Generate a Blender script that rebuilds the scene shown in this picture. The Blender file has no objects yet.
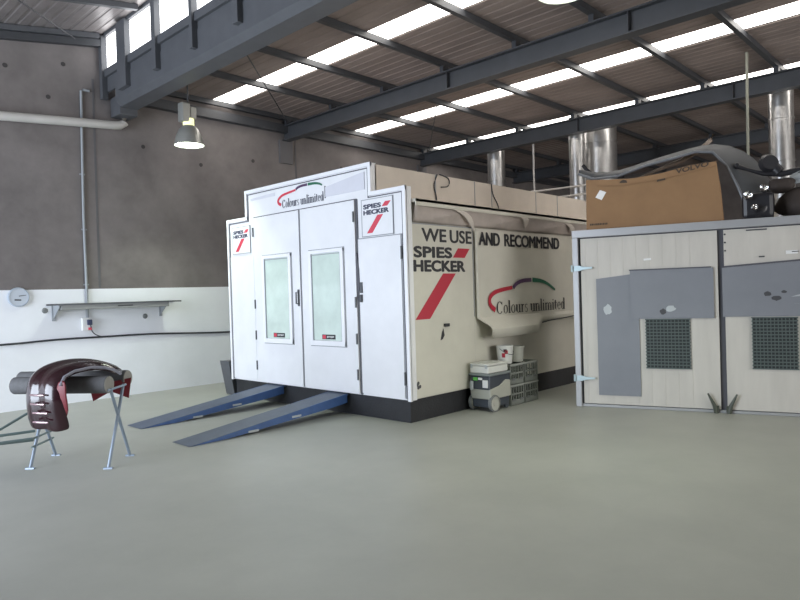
import bpy, bmesh, math, random
from mathutils import Vector, Matrix
random.seed(7)
S = bpy.context.scene
COL = S.collection
PI = math.pi
R = math.radians

# ------------------------------------------------------------------ materials
MATS = {}
def mat(name, c, rough=.6, metal=0.0, var=.08, scale=3.0, bump=0.0, bscale=60.0, spec=.5, emit=None, estr=0.0, c2=None, coat=0.0, stretch=None):
    if name in MATS: return MATS[name]
    m = bpy.data.materials.new(name); m.use_nodes = True
    nt = m.node_tree; b = nt.nodes['Principled BSDF']
    b.inputs['Roughness'].default_value = rough
    b.inputs['Metallic'].default_value = metal
    b.inputs['Specular IOR Level'].default_value = spec
    b.inputs['Coat Weight'].default_value = coat
    b.inputs['Coat Roughness'].default_value = .06
    c4 = (*c, 1)
    if var > 0 or c2:
        tc = nt.nodes.new('ShaderNodeTexCoord')
        src = tc.outputs['Object']
        if stretch:
            mp = nt.nodes.new('ShaderNodeMapping'); mp.inputs['Scale'].default_value = stretch
            nt.links.new(src, mp.inputs[0]); src = mp.outputs[0]
        nz = nt.nodes.new('ShaderNodeTexNoise'); nz.inputs['Scale'].default_value = scale
        nz.inputs['Detail'].default_value = 6; nz.inputs['Roughness'].default_value = .62
        nt.links.new(src, nz.inputs['Vector'])
        rp = nt.nodes.new('ShaderNodeValToRGB')
        rp.color_ramp.elements[0].position = .32; rp.color_ramp.elements[1].position = .68
        d = c2 if c2 else tuple(x * (1 - 2 * var) for x in c)
        rp.color_ramp.elements[0].color = (*d, 1); rp.color_ramp.elements[1].color = c4
        nt.links.new(nz.outputs['Fac'], rp.inputs[0]); nt.links.new(rp.outputs[0], b.inputs['Base Color'])
    else:
        b.inputs['Base Color'].default_value = c4
    if bump > 0:
        tc2 = nt.nodes.new('ShaderNodeTexCoord')
        n2 = nt.nodes.new('ShaderNodeTexNoise'); n2.inputs['Scale'].default_value = bscale; n2.inputs['Detail'].default_value = 4
        bp = nt.nodes.new('ShaderNodeBump'); bp.inputs['Strength'].default_value = bump; bp.inputs['Distance'].default_value = .02
        nt.links.new(tc2.outputs['Object'], n2.inputs['Vector']); nt.links.new(n2.outputs['Fac'], bp.inputs['Height'])
        nt.links.new(bp.outputs[0], b.inputs['Normal'])
    if emit:
        b.inputs['Emission Color'].default_value = (*emit, 1); b.inputs['Emission Strength'].default_value = estr
    MATS[name] = m
    return m

M_floor = mat('floor_concrete', (.40, .40, .36), .42, var=.075, scale=.9, bump=.03, bscale=30, spec=.4)
M_conc = mat('wall_concrete', (.205, .183, .176), .85, var=.16, scale=1.6, bump=.12, bscale=9)
M_white_wall = mat('wall_white_paint', (.80, .815, .85), .7, var=.03, scale=2)
M_hole = mat('anchor_hole', (.05, .045, .045), .9, var=0)
M_seal = mat('joint_sealant', (.13, .125, .13), .8, var=.05)
M_ceil = mat('roof_sarking', (.30, .245, .225), .55, var=.16, scale=2.2, bump=.25, bscale=12, stretch=(1, .35, 1))
M_ceil_hi = mat('roof_foil', (.30, .27, .265), .42, metal=.3, var=.12, scale=2.5, bump=.3, bscale=8)
M_steel = mat('painted_steel', (.052, .055, .062), .5, var=.10, scale=4)
M_steel_l = mat('grey_steel', (.092, .096, .105), .45, var=.08, scale=4)
M_sky = mat('skylight_sheet', (.9, .9, .9), .6, var=0, emit=(1, .96, .90), estr=6.0)
M_cler = mat('clerestory_sheet', (.9, .9, .9), .6, var=0, emit=(1, 1, 1), estr=3.5)
M_booth = mat('booth_white', (.80, .80, .82), .42, var=.035, scale=2.2)
M_booth_side = mat('booth_cream', (.64, .615, .535), .5, var=.05, scale=1.8)
M_plenum = mat('plenum_cream', (.60, .53, .46), .6, var=.06, scale=2.5)
M_alu = mat('booth_trim_white', (.84, .84, .87), .35, var=0.02)
M_line = mat('dark_seam', (.085, .085, .10), .6, var=0)
M_line2 = mat('grey_seam_and_shade', (.30, .31, .33), .5, var=0)
M_pane = mat('booth_glass', (.66, .77, .70), .06, var=.10, scale=2.0, spec=.8)
M_black = mat('plinth_black', (.016, .017, .021), .55, var=0, c2=(.008, .008, .010), bump=.2, bscale=40)
M_ink = mat('black_vinyl', (.022, .022, .026), .5, var=0)
M_ink_n = mat('navy_vinyl', (.035, .04, .075), .5, var=0)
M_red = mat('red_vinyl', (.46, .022, .045), .45, var=0)
M_redl = mat('red_sign', (.62, .05, .085), .45, var=0)
M_purp = mat('plum_vinyl', (.085, .04, .10), .45, var=0)
M_green = mat('green_vinyl', (.02, .14, .075), .45, var=0)
M_ramp = mat('ramp_blue_grey', (.09, .113, .17), .5, var=.10, scale=5, bump=.1, bscale=80)
M_rampside = mat('ramp_blue', (.055, .12, .30), .45, var=.10, scale=6)
M_cab = mat('cabin_white', (.57, .54, .49), .5, var=.06, scale=2.0, stretch=(3, 1, .5))
M_cabframe = mat('cabin_alu', (.46, .465, .48), .38, metal=.4, var=.04)
M_patch = mat('grey_patch', (.215, .225, .25), .55, var=.04, scale=3)
M_mesh = mat('grille_mesh', (.10, .125, .12), .6, var=.06, scale=10)
M_meshd = mat('grille_dark', (.035, .042, .042), .8, var=0)
M_smear = mat('pale_smear', (.50, .53, .54), .5, var=.1)
M_smudge = mat('dark_smudge', (.06, .06, .065), .6, var=0)
M_card = mat('cardboard', (.27, .155, .075), .8, var=.07, scale=2.5, bump=.08, bscale=20)
M_cardink = mat('carton_ink', (.06, .042, .03), .8, var=0)
M_paper = mat('paper', (.75, .75, .74), .7, var=0)
M_gal = mat('galvanised', (.62, .61, .60), .28, metal=.9, var=.10, scale=6, bump=.1, bscale=12)
M_pvc = mat('pvc_pipe', (.52, .50, .47), .45, var=.05)
M_cond = mat('conduit_grey', (.30, .32, .34), .5, var=.04)
M_plas = mat('grey_plastic', (.16, .17, .17), .5, var=.06)
M_crate = mat('crate_grey', (.25, .265, .24), .55, var=.08, scale=8)
M_vacb = mat('vacuum_dark', (.05, .06, .075), .4, var=.05)
M_vacl = mat('vacuum_beige', (.46, .46, .40), .45, var=.06)
M_grn = mat('switch_green', (.12, .50, .08), .4, var=0)
M_tub = mat('tub_white', (.72, .72, .68), .4, var=.04)
M_tub2 = mat('tub_frosted', (.50, .50, .45), .35, var=.04)
M_cable = mat('cable_black', (.03, .032, .038), .6, var=0)
M_bump = mat('maroon_paint', (.020, .003, .006), .2, var=0, coat=.35)
M_bumpred = mat('red_paint', (.16, .012, .02), .5, var=0, coat=0)
M_blackp = mat('black_plastic', (.018, .018, .022), .4, var=0)
M_foam = mat('foam_roll', (.12, .12, .125), .8, var=.1, scale=30)
M_foamend = mat('foam_end', (.30, .29, .26), .8, var=.06)
M_tres = mat('trestle_steel', (.30, .36, .44), .4, metal=.3, var=.04)
M_tres2 = mat('trestle_green', (.16, .22, .22), .45, metal=.2, var=.04)
M_cover = mat('cover_primer', (.058, .063, .070), .5, var=.08, scale=4)
M_tan = mat('tan_strip', (.34, .26, .20), .6, var=.08)
M_brown = mat('brown_wrap', (.05, .038, .033), .8, var=.15, scale=6, bump=.3, bscale=10)
M_chrome = mat('chrome', (.8, .8, .8), .08, metal=1, var=0)
M_lampm = mat('lamp_spun', (.30, .30, .28), .35, metal=.4, var=0)
M_lampg = mat('lamp_glow', (1, 1, .95), .5, var=0, emit=(.88, 1, .80), estr=14)
M_neck = mat('lamp_neck_glow', (.9, .9, .5), .5, var=0, emit=(.95, 1, .45), estr=1.1)
M_glass = mat('clock_face', (.40, .45, .52), .3, var=0)

# ------------------------------------------------------------------ builders
ROOT = {}
class MB:
    def __init__(s): s.bm = bmesh.new(); s.mats = []; s.mi = 0
    def use(s, m):
        if m not in s.mats: s.mats.append(m)
        s.mi = s.mats.index(m); return s
    def face(s, vs):
        try:
            f = s.bm.faces.new(vs); f.material_index = s.mi; return f
        except ValueError: return None
    def box(s, x0, x1, y0, y1, z0, z1, M=None):
        P = [Vector((x, y, z)) for z in (z0, z1) for y in (y0, y1) for x in (x0, x1)]
        if M is not None: P = [M @ p for p in P]
        v = [s.bm.verts.new(p) for p in P]
        for q in ((0, 2, 3, 1), (4, 5, 7, 6), (0, 1, 5, 4), (2, 6, 7, 3), (0, 4, 6, 2), (1, 3, 7, 5)):
            s.face([v[i] for i in q])
        return s
    def prism(s, poly, o, u, v, d):          # polygon in the (u,v) plane at o, pushed along vector d
        o, u, v, d = Vector(o), Vector(u), Vector(v), Vector(d)
        a = [s.bm.verts.new(o + u * p[0] + v * p[1]) for p in poly]
        b = [s.bm.verts.new(x.co + d) for x in a]
        n = len(poly)
        s.face(a); s.face(b[::-1])
        for i in range(n): s.face([a[i], b[i], b[(i + 1) % n], a[(i + 1) % n]])
        return s
    def tube(s, pts, r, seg=8, cap=True):
        pts = [Vector(p) for p in pts]; rings = []
        for i, p in enumerate(pts):
            t = (pts[min(i + 1, len(pts) - 1)] - pts[max(i - 1, 0)]).normalized()
            up = Vector((0, 0, 1)) if abs(t.z) < .9 else Vector((1, 0, 0))
            a = t.cross(up).normalized(); b = a.cross(t)
            rr = r[i] if isinstance(r, (list, tuple)) else r
            rings.append([s.bm.verts.new(p + (a * math.cos(k * 2 * PI / seg) + b * math.sin(k * 2 * PI / seg)) * rr) for k in range(seg)])
        for i in range(len(rings) - 1):
            for k in range(seg):
                s.face([rings[i][k], rings[i][(k + 1) % seg], rings[i + 1][(k + 1) % seg], rings[i + 1][k]])
        if cap: s.face(rings[0][::-1]); s.face(rings[-1])
        return s
    def lathe(s, prof, o, axis=(0, 0, 1), seg=28, closed=False):
        o = Vector(o); ax = Vector(axis).normalized()
        up = Vector((1, 0, 0)) if abs(ax.x) < .9 else Vector((0, 1, 0))
        a = ax.cross(up).normalized(); b = ax.cross(a)
        rings = []
        for r, h in prof:
            if r < 1e-6: rings.append([s.bm.verts.new(o + ax * h)])
            else: rings.append([s.bm.verts.new(o + ax * h + (a * math.cos(k * 2 * PI / seg) + b * math.sin(k * 2 * PI / seg)) * r) for k in range(seg)])
        for i in range(len(rings) - 1):
            A, B = rings[i], rings[i + 1]
            for k in range(seg):
                k2 = (k + 1) % seg
                if len(A) == 1 and len(B) == 1: break
                if len(A) == 1: s.face([A[0], B[k2], B[k]])
                elif len(B) == 1: s.face([A[k], A[k2], B[0]])
                else: s.face([A[k], A[k2], B[k2], B[k]])
        return s
    def grid(s, rows):
        V = [[s.bm.verts.new(Vector(p)) for p in r] for r in rows]
        for i in range(len(V) - 1):
            for j in range(len(V[0]) - 1):
                s.face([V[i][j], V[i][j + 1], V[i + 1][j + 1], V[i + 1][j]])
        return s
    def build(s, name, m=None, parent=None, bevel=0, smooth=False, solid=0, sub=0, world=True):
        if m is not None and not s.mats: s.mats = [m]
        if parent is not None and world:
            p = parent
            while p.parent: p = p.parent
            s.bm.transform(ROOT.get(p.name, Matrix()).inverted())
        bmesh.ops.recalc_face_normals(s.bm, faces=s.bm.faces)
        me = bpy.data.meshes.new(name); s.bm.to_mesh(me); s.bm.free()
        for q in s.mats: me.materials.append(q)
        if smooth:
            for f in me.polygons: f.use_smooth = True
        o = bpy.data.objects.new(name, me); COL.objects.link(o)
        if parent is not None: o.parent = parent
        if smooth and smooth != 'all':
            me.set_sharp_from_angle(angle=R(38))
        if solid:
            q = o.modifiers.new('solid', 'SOLIDIFY'); q.thickness = solid; q.offset = 0
        if sub:
            q = o.modifiers.new('sub', 'SUBSURF'); q.levels = sub; q.render_levels = sub
        if bevel:
            q = o.modifiers.new('bevel', 'BEVEL'); q.width = bevel; q.segments = 2; q.limit_method = 'ANGLE'
        return o
def tag(o, label, cat, group=None):
    o['label'] = label; o['category'] = cat
    if group: o['group'] = group
    return o
def thing(name, label, cat, loc, rz=0, group=None):
    o = bpy.data.objects.new(name, None); COL.objects.link(o)
    o.location = loc; o.rotation_euler = (0, 0, rz); o.empty_display_size = .1
    ROOT[o.name] = Matrix.Translation(Vector(loc)) @ Matrix.Rotation(rz, 4, 'Z')
    return tag(o, label, cat, group)
def struct(o): o['kind'] = 'structure'; return o
def copy_tree(root, M, label, group=None):      # copy of a thing, its parts and their sub-parts
    c = root.copy(); COL.objects.link(c)
    c.location = M[0]; c.rotation_euler = (0, 0, M[1]); c['label'] = label
    if group: c['group'] = group
    for ch in list(root.children):
        d = ch.copy(); COL.objects.link(d); d.parent = c
        for g in list(ch.children):
            e = g.copy(); COL.objects.link(e); e.parent = d
    return c
def text(name, body, o, u, v, w, h, m, parent, bold=0.0, gap=1.0, thick=.0025, world=True):
    """lettering fitted into a w x h box whose lower left corner is o"""
    cu = bpy.data.curves.new('lettering', 'FONT'); cu.body = body; cu.space_character = gap
    cu.resolution_u = 4
    t = bpy.data.objects.new('lettering_curve', cu); COL.objects.link(t)
    dg = bpy.context.evaluated_depsgraph_get(); dg.update()
    me = bpy.data.meshes.new_from_object(t.evaluated_get(dg))
    bpy.data.objects.remove(t); bpy.data.curves.remove(cu)
    bm = bmesh.new(); bm.from_mesh(me); bpy.data.meshes.remove(me)
    xs = [q.co.x for q in bm.verts]; ys = [q.co.y for q in bm.verts]
    x0, x1, y0, y1 = min(xs), max(xs), min(ys), max(ys)
    o, u, v = Vector(o), Vector(u), Vector(v); n = u.cross(v)
    for q in bm.verts:
        q.co = o + u * ((q.co.x - x0) / (x1 - x0) * w) + v * ((q.co.y - y0) / (y1 - y0) * h)
    if bold:
        base = bm.faces[:]
        for k, kv in ((-1, 0), (1, 0), (0, .6), (0, -.6), (-.7, .45), (.7, .45), (-.7, -.45), (.7, -.45)):
            dd = bmesh.ops.duplicate(bm, geom=base)['geom']
            for q in dd:
                if isinstance(q, bmesh.types.BMVert): q.co += u * (k * bold * h) + v * (kv * bold * h) + n * (.0001 * (k + 2) + .0001 * kv)
    r = bmesh.ops.extrude_face_region(bm, geom=bm.faces[:])
    for q in r['geom']:
        if isinstance(q, bmesh.types.BMVert): q.co += n * thick
    b = MB(); b.bm.free(); b.bm = bm
    return b.build(name, m, parent, world=world)

# serif lettering drawn stroke by stroke (em units, x-height .46, ascender .72)
def serif_word(word):
    prims = []; x = 0.0
    X, A = .46, .72
    def stem(cx, y0, y1, w=.105, foot=True, head=True):
        prims.append(('r', cx - w / 2, y0, cx + w / 2, y1))
        if foot: prims.append(('r', cx - .11, y0, cx + .11, y0 + .028))
        if head: prims.append(('r', cx - .10, y1 - .035, cx, y1))
    for ch in word:
        if ch == 'C':
            prims.append(('o', x + .30, .33, .28, .35, .10, .035, 40, 322)); prims.append(('r', x + .50, .47, x + .535, .66)); x += .64
        elif ch == 'o': prims.append(('o', x + .22, X / 2, .20, .245, .085, .03, 0, 360)); x += .47
        elif ch == 'l': stem(x + .12, 0, A); x += .26
        elif ch == 'u':
            stem(x + .12, .08, X, foot=False); stem(x + .40, 0, X, foot=False); prims.append(('o', x + .25, .13, .155, .145, .05, .04, 180, 360)); prims.append(('r', x + .40, 0, x + .50, .028)); x += .53
        elif ch == 'r': stem(x + .12, 0, X); prims.append(('o', x + .25, .31, .12, .15, .05, .05, 40, 170)); x += .38
        elif ch == 's':
            prims.append(('o', x + .17, .345, .13, .125, .06, .035, 30, 260)); prims.append(('o', x + .17, .115, .14, .13, .06, .035, -150, 95)); x += .36
        elif ch == 'n': stem(x + .12, 0, X); stem(x + .40, 0, .32, head=False); prims.append(('o', x + .27, .30, .165, .165, .06, .045, 0, 165)); x += .54
        elif ch == 'm':
            stem(x + .12, 0, X); stem(x + .40, 0, .32, head=False); stem(x + .68, 0, .32, head=False)
            prims.append(('o', x + .27, .30, .165, .165, .06, .045, 0, 165)); prims.append(('o', x + .55, .30, .165, .165, .06, .045, 0, 165)); x += .82
        elif ch == 'i': stem(x + .12, 0, X); prims.append(('o', x + .115, .62, .05, .05, .05, .05, 0, 360)); x += .26
        elif ch == 't': stem(x + .14, .06, .60, foot=False, head=False); prims.append(('r', x + .03, X - .035, x + .29, X)); prims.append(('o', x + .21, .07, .10, .075, .05, .03, 180, 330)); x += .33
        elif ch == 'e':
            prims.append(('o', x + .22, X / 2, .195, .245, .085, .03, 5, 325)); prims.append(('r', x + .08, .245, x + .40, .28)); x += .45
        elif ch == 'd': prims.append(('o', x + .20, X / 2, .185, .245, .085, .035, 0, 360)); stem(x + .40, 0, A); x += .53
        else: x += .22
    return prims, x
def serif(name, word, o, u, v, w, h, m, parent, n_out):
    prims, tot = serif_word(word)
    o, u, v, n = Vector(o), Vector(u), Vector(v), Vector(n_out)
    sx = w / tot; sy = h / .72; b = MB()
    for p in prims:
        if p[0] == 'r':
            b.prism([(p[1] * sx, p[2] * sy), (p[3] * sx, p[2] * sy), (p[3] * sx, p[4] * sy), (p[1] * sx, p[4] * sy)], o, u, v, n * .002)
        else:
            _, cx, cy, rx, ry, tx, ty, a0, a1 = p
            N = 18; rows = [[], []]
            for k in range(N + 1):
                a = R(a0 + (a1 - a0) * k / N); c, s_ = math.cos(a), math.sin(a)
                for q, f in ((0, 0), (1, 1)):
                    X_ = cx + (rx - f * tx) * c; Y_ = cy + (ry - f * ty) * s_
                    rows[q].append(o + u * (X_ * sx) + v * (Y_ * sy) + n * .0018)
            b.grid(rows)
    return b.build(name, m, parent)
def ribbon(pts, ws):                # outline of a tapering brush stroke
    n = len(pts); L_, R_ = [], []
    for i in range(n):
        a, b = pts[max(i - 1, 0)], pts[min(i + 1, n - 1)]
        dx, dy = b[0] - a[0], b[1] - a[1]; l = math.hypot(dx, dy) or 1
        L_.append((pts[i][0] - dy / l * ws[i], pts[i][1] + dx / l * ws[i])); R_.append((pts[i][0] + dy / l * ws[i], pts[i][1] - dx / l * ws[i]))
    return L_, R_
def stroke(name, pts, w0, w1, o, u, v, n_out, m, parent):
    # smooth the polyline first
    P = pts
    for _ in range(2):
        Q = [P[0]]
        for a, b in zip(P[:-1], P[1:]):
            Q += [(a[0] * .75 + b[0] * .25, a[1] * .75 + b[1] * .25), (a[0] * .25 + b[0] * .75, a[1] * .25 + b[1] * .75)]
        P = Q + [P[-1]]
    ws = [w0 + (w1 - w0) * i / (len(P) - 1) for i in range(len(P))]
    A, B = ribbon(P, ws)
    o, u, v, n = Vector(o), Vector(u), Vector(v), Vector(n_out)
    b = MB(); b.grid([[o + u * p[0] + v * p[1] + n * .002 for p in A], [o + u * p[0] + v * p[1] + n * .002 for p in B]])
    return b.build(name, m, parent, solid=.0015)

# ------------------------------------------------------------------ setting
YW = 10.95                      # back wall
XL, XR, YF = -4.0, 21.0, -7.0
b = MB(); b.box(XL - 8, XR, YF, YW, -.15, 0); struct(b.build('floor', M_floor))
b = MB()
b.use(M_white_wall).box(XL, XR, YW, YW + .2, 0, 1.83)
b.use(M_conc).box(XL, XR, YW, YW + .2, 1.83, 5.36); b.box(XL, 4.5, YW, YW + .2, 5.36, 6.25)
b.use(M_hole)
for hx, hz in ((3.6, 4.87), (3.84, 5.44), (5.11, 4.3), (7.36, 4.34), (6.21, 4.12), (9.7, 4.48), (3.01, 5.23), (2.2, 4.3)):
    b.lathe([(0, .004), (.034, .004), (.038, -.01)], (hx, YW - .002, hz), (0, -1, 0), 14)
struct(b.build('wall_back'))
b = MB()
for sx in (4.29, 8.42, 12.6, 16.7, .1):
    b.box(sx - .018, sx + .018, YW - .006, YW + .01, 1.84, 5.3)
struct(b.build('trim_1', M_seal))
b = MB()                       # left wall with the open roller-door bay
DY0, DY1, DZ = 4.6, 10.6, 4.3
b.box(XL - .2, XL, YF, DY0, 0, 6.3); b.box(XL - .2, XL, DY1, YW + .2, 0, 6.3); b.box(XL - .2, XL, DY0, DY1, DZ, 6.3)
struct(b.build('wall_left', M_conc))
b = MB(); b.box(XR, XR + .2, YF, YW + .2, 0, 6.3); struct(b.build('wall_right', M_conc))
b = MB()                       # wall behind the camera, two openings added for the fill lights
b.box(XL - .2, 4, YF - .2, YF, 0, 6.3); b.box(11, 12, YF - .2, YF, 0, 6.3); b.box(19, XR + .2, YF - .2, YF, 0, 6.3); b.box(4, 11, YF - .2, YF, 4.15, 6.3); b.box(12, 19, YF - .2, YF, 2.65, 6.3)
struct(b.build('wall_front', M_conc))
b = MB()
b.lathe([(0, 0), (.2, 0), (.2, DY1 - DY0 + .2), (0, DY1 - DY0 + .2)], (XL + .25, DY0 - .1, DZ + .25), (0, 1, 0), 20)
struct(b.build('door_1', M_steel_l, smooth=True))

ZR = 5.35
STR = [(6.42, 6.88), (10.02, 10.56), (12.78, 13.24)]
def corrugated(b, x0, x1, y0, y1, zf):
    n = max(1, round((x1 - x0) / .19)); p = (x1 - x0) / n; xs = []
    for i in range(n):
        a = x0 + i * p
        xs += [(a, 0), (a + p * .62, 0), (a + p * .70, .009), (a + p * .92, .009)]
    xs.append((x1, 0))
    ys = (y0, y1)
    b.grid([[(x, y, zf(x) + dz) for x, dz in xs] for y in ys])
b = MB()
prev = 4.88
for a, c in STR: corrugated(b, prev, a, YF, YW + .1, lambda x: ZR); prev = c
corrugated(b, prev, XR + .1, YF, YW + .1, lambda x: ZR)
struct(b.build('ceiling', M_ceil, solid=.006))
b = MB(); b.box(4.7, XR + .3, YF - .2, YW + .3, ZR + .12, ZR + .16); struct(b.build('roof', M_steel_l))
HR = lambda x: 6.06 + .17 * (x - 4.45)
b = MB(); corrugated(b, XL - .2, 4.5, YF, YW + .1, HR); struct(b.build('ceiling_high', M_ceil_hi, solid=.006))
for i, (a, c) in enumerate(STR):
    b = MB(); b.box(a - .02, c + .02, 2.5 if i == 0 else -2.0, YW - .02, ZR + .03, ZR + .034)
    struct(b.build('window_%d' % (i + 1), M_sky))
# purlins
PY = [10.83, 9.4, 8.0, 6.62, 5.24, 4.02, 2.83, 1.6, .4, -.8, -2.0, -3.2, -4.4, -5.6]
cprof = [(0, .2), (.075, .2), (.075, .185), (.012, .185), (.012, .015), (.075, .015), (.075, 0), (0, 0)]
for y in PY:
    b = MB(); b.prism([(p[0], p[1] * .45) for p in cprof], (4.9, y - .03, ZR - .092), (0, 1, 0), (0, 0, 1), (XR - 4.92, 0, 0)); struct(b.build('purlin_beam', M_steel))
    b = MB(); b.prism([(p[0], p[1] * .4) for p in cprof], (XL + .01, y - .03, HR(XL) - .088), (0, 1, 0), (0, 0, 1), (4.36 - XL, 0, HR(4.36) - HR(XL))); struct(b.build('purlin_beam', M_steel_l))
def ibeam(x0, x1, z0, z1, y0, y1, name='roof_beam', t=.022):
    b = MB(); w = x1 - x0; c = (x0 + x1) / 2
    b.prism([(0, 0), (w, 0), (w, t), (w / 2 + t / 3, t), (w / 2 + t / 3, z1 - z0 - t), (w, z1 - z0 - t), (w, z1 - z0), (0, z1 - z0), (0, z1 - z0 - t), (w / 2 - t / 3, z1 - z0 - t), (w / 2 - t / 3, t), (0, t)],
            (x0, y0, z0), (1, 0, 0), (0, 0, 1), (0, y1 - y0, 0))
    for y in PY: b.box(x0 + .03, x1 - .03, y - .04, y + .035, z1, ZR - .094)
    for k in range(int((y1 - y0) / 3)):
        b.box(x0 + .01, x1 - .01, y0 + 1.5 + 3 * k, y0 + 1.51 + 3 * k, z0 + .01, z1 - .01)
    return struct(b.build(name, M_steel))
ibeam(8.06, 8.25, 4.84, 5.15, YF, YW)
ibeam(12.34, 12.53, 4.84, 5.15, YF, YW)
ibeam(16.6, 16.8, 4.84, 5.15, YF, YW)
b = MB(); b.box(4.9, XR, YW - .14, YW, 5.0, 5.16); struct(b.build('trim_2', M_steel))          # eaves member on the wall
b = MB(); b.prism([(XL, HR(XL) - .21), (4.4, HR(4.4) - .21), (4.4, HR(4.4) - .10), (XL, HR(XL) - .10)], (0, YW - .1, 0), (1, 0, 0), (0, 0, 1), (0, .1, 0)); struct(b.build('trim_3', M_steel))
for x in (8.155, 12.435):
    b = MB(); b.box(x - .16, x + .16, YW - .05, YW, 4.38, 4.86); struct(b.build('wall_panel', mat('plate_grey', (.115, .11, .115), .6, var=.05)))
# clerestory between the low and the high roof
XC = 4.5
PANES = [(10.92, 10.40), (9.93, 9.20), (8.92, 8.10)] + [(7.86 - 1.1 * k, 7.04 - 1.1 * k) for k in range(13)]
for i, (ya, yb) in enumerate(PANES):
    b = MB(); b.box(XC, XC + .01, yb - .1, ya + .06, 5.44, 6.02); struct(b.build('window_%d' % (i + 4), M_cler))
b = MB()
b.box(XC - .06, XC + .03, YF, YW, 5.34, 5.46); b.box(XC - .05, XC + .03, YF, YW, 6.01, 6.09); b.box(XC - .012, XC + .02, YF, YW, 5.1, 5.4)
struct(b.build('trim_4', M_steel_l))
for i in range(len(PANES)):
    yt = (PANES[i - 1][1] + PANES[i][0]) / 2 if i else 10.97
    if i == 0: y0_, y1_ = 10.84, 10.945
    else: y0_, y1_ = PANES[i][0] + .02, PANES[i - 1][1] - .04
    yn = y0_; yf = y1_ - (.10 if i else 0); ym = min(yn + .17, yf)
    b = MB(); b.box(XC - .10, XC - .005, yn, yf, 4.98, 6.03)
    struct(b.build('clerestory_pillar', M_steel_l, bevel=.004))
g = MB(); g.prism([(-.02, .38), (-.02, .02), (.06, -.06), (.34, -.06), (.40, .0), (.40, .38), (.385, .38), (.385, .01), (.33, -.04), (.07, -.04), (0, .03), (0, .38)], (4.5, YF, 4.86), (1, 0, 0), (0, 0, 1), (0, YW - YF - .42, 0))
tag(g.build('box_gutter', M_steel_l), 'long grey box gutter running under the high clerestory panes', 'gutter')

# ------------------------------------------------------------------ spray booth
X0 = 5.73
U, V, NX = (0, -1, 0), (0, 0, 1), (-1, 0, 0)
bo = thing('spray_booth', 'large white walk-in spray booth with double doors, lettered cream side and black plinth', 'spray booth', (X0, 7.3, 0))
b = MB(); b.box(X0 + .04, 14, 5.37, 9.27, 0, .285); b.build('plinth', M_black, bo)
b = MB(); b.box(X0 + .07, 14, 5.345, 9.28, .285, 2.74); b.build('body', M_booth_side, bo)
b = MB(); b.box(X0 + .07, 14, 5.9, 8.75, 2.74, 3.27); pl = b.build('plenum', M_plenum, bo)
b = MB()
for x in (7.0, 7.92, 8.36, 9.66, 10.38, 11.6): b.box(x - .006, x + .006, 5.893, 5.905, 2.78, 3.265)
b.build('seam', M_line2, pl)
# facade with stepped top
out = [(5.30, .285), (9.31, .285), (9.31, 2.875), (8.76, 2.875), (8.76, 3.285), (5.90, 3.285), (5.90, 2.905), (5.30, 2.905)]
b = MB(); b.prism(out, (X0, 0, 0), (0, 1, 0), (0, 0, 1), (.09, 0, 0)); fa = b.build('facade', M_booth, bo)
def bars(b, pts, w, x0, x1, inset=0.0):
    for i, (a, c) in enumerate(zip(pts[:-1], pts[1:])):
        b.box(x0 - .0009 * (i % 2), x1 + .0005 * (i % 2), min(a[0], c[0]) - w / 2, max(a[0], c[0]) + w / 2, min(a[1], c[1]) - w / 2, max(a[1], c[1]) + w / 2)
b = MB()
bars(b, [(5.325, .30), (5.325, 2.885), (5.92, 2.885), (5.92, 3.265), (8.74, 3.265), (8.74, 2.855), (9.29, 2.855), (9.29, .30)], .05, X0 - .022, X0 + .01)
b.build('trim', M_alu, fa)
b = MB()
bars(b, [(5.367, .30), (5.367, 2.843), (5.962, 2.843), (5.962, 3.222), (8.698, 3.222), (8.698, 2.812), (9.25, 2.812), (9.25, .30)], .013, X0 - .008, X0 + .01)
bars(b, [(6.81, 2.95), (6.81, 3.10)], .014, X0 - .01, X0 + .01); bars(b, [(6.03, 2.98), (6.03, 3.17)], .012, X0 - .01, X0 + .01)
b.box(X0 - .01, X0 + .01, 6.185, 8.55, 2.845, 2.857)
b.build('seam', M_line, fa)
b = MB()
b.prism([(6.02, 2.955), (6.8, 2.955), (6.8, 3.09), (6.02, 3.185)], (X0 - .012, 0, 0), (0, 1, 0), (0, 0, 1), (.02, 0, 0)); b.build('patch_panel', mat('booth_patch', (.66, .66, .72), .5, var=.04), fa)
b = MB(); b.prism([(8.62, 3.12), (7.98, 3.12), (7.98, 3.17), (8.62, 3.15)], (X0 - .006, 0, 0), (0, 1, 0), (0, 0, 1), (.02, 0, 0))
b.build('patch_panel', mat('booth_patch', (.66, .66, .72), .5, var=.04), fa)
b = MB(); b.box(X0 - .018, X0 + .01, 5.40, 6.165, .31, 2.32); pr_ = b.build('fixed_panel', M_booth, bo, bevel=.004)
b = MB(); b.box(X0 - .018, X0 + .01, 8.575, 9.23, .31, 2.27); b.build('fixed_panel', M_booth, bo, bevel=.004)
b = MB(); b.box(X0 - .008, X0 + .01, 5.382, 5.398, .30, 2.33); b.box(X0 - .008, X0 + .01, 5.38, 6.17, 2.322, 2.332); b.box(X0 - .008, X0 + .01, 8.553, 8.568, .3, 2.83)
b.build('seam', M_line2, fa)
b = MB(); b.box(X0 - .014, X0 + .01, 6.168, 6.198, .29, 2.85)
b.prism([(6.155, 1.93), (6.185, 2.15), (6.21, 2.0), (6.20, 1.72), (6.175, 1.55), (6.15, 1.72)], (X0 - .03, 0, 0), (0, 1, 0), (0, 0, 1), (.03, 0, 0))
b.build('door_seal', M_line, fa)
b = MB(); b.box(X0 - .012, X0 + .01, 7.355, 7.385, .29, 2.85); b.build('door_seal', M_line2, fa)
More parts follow.
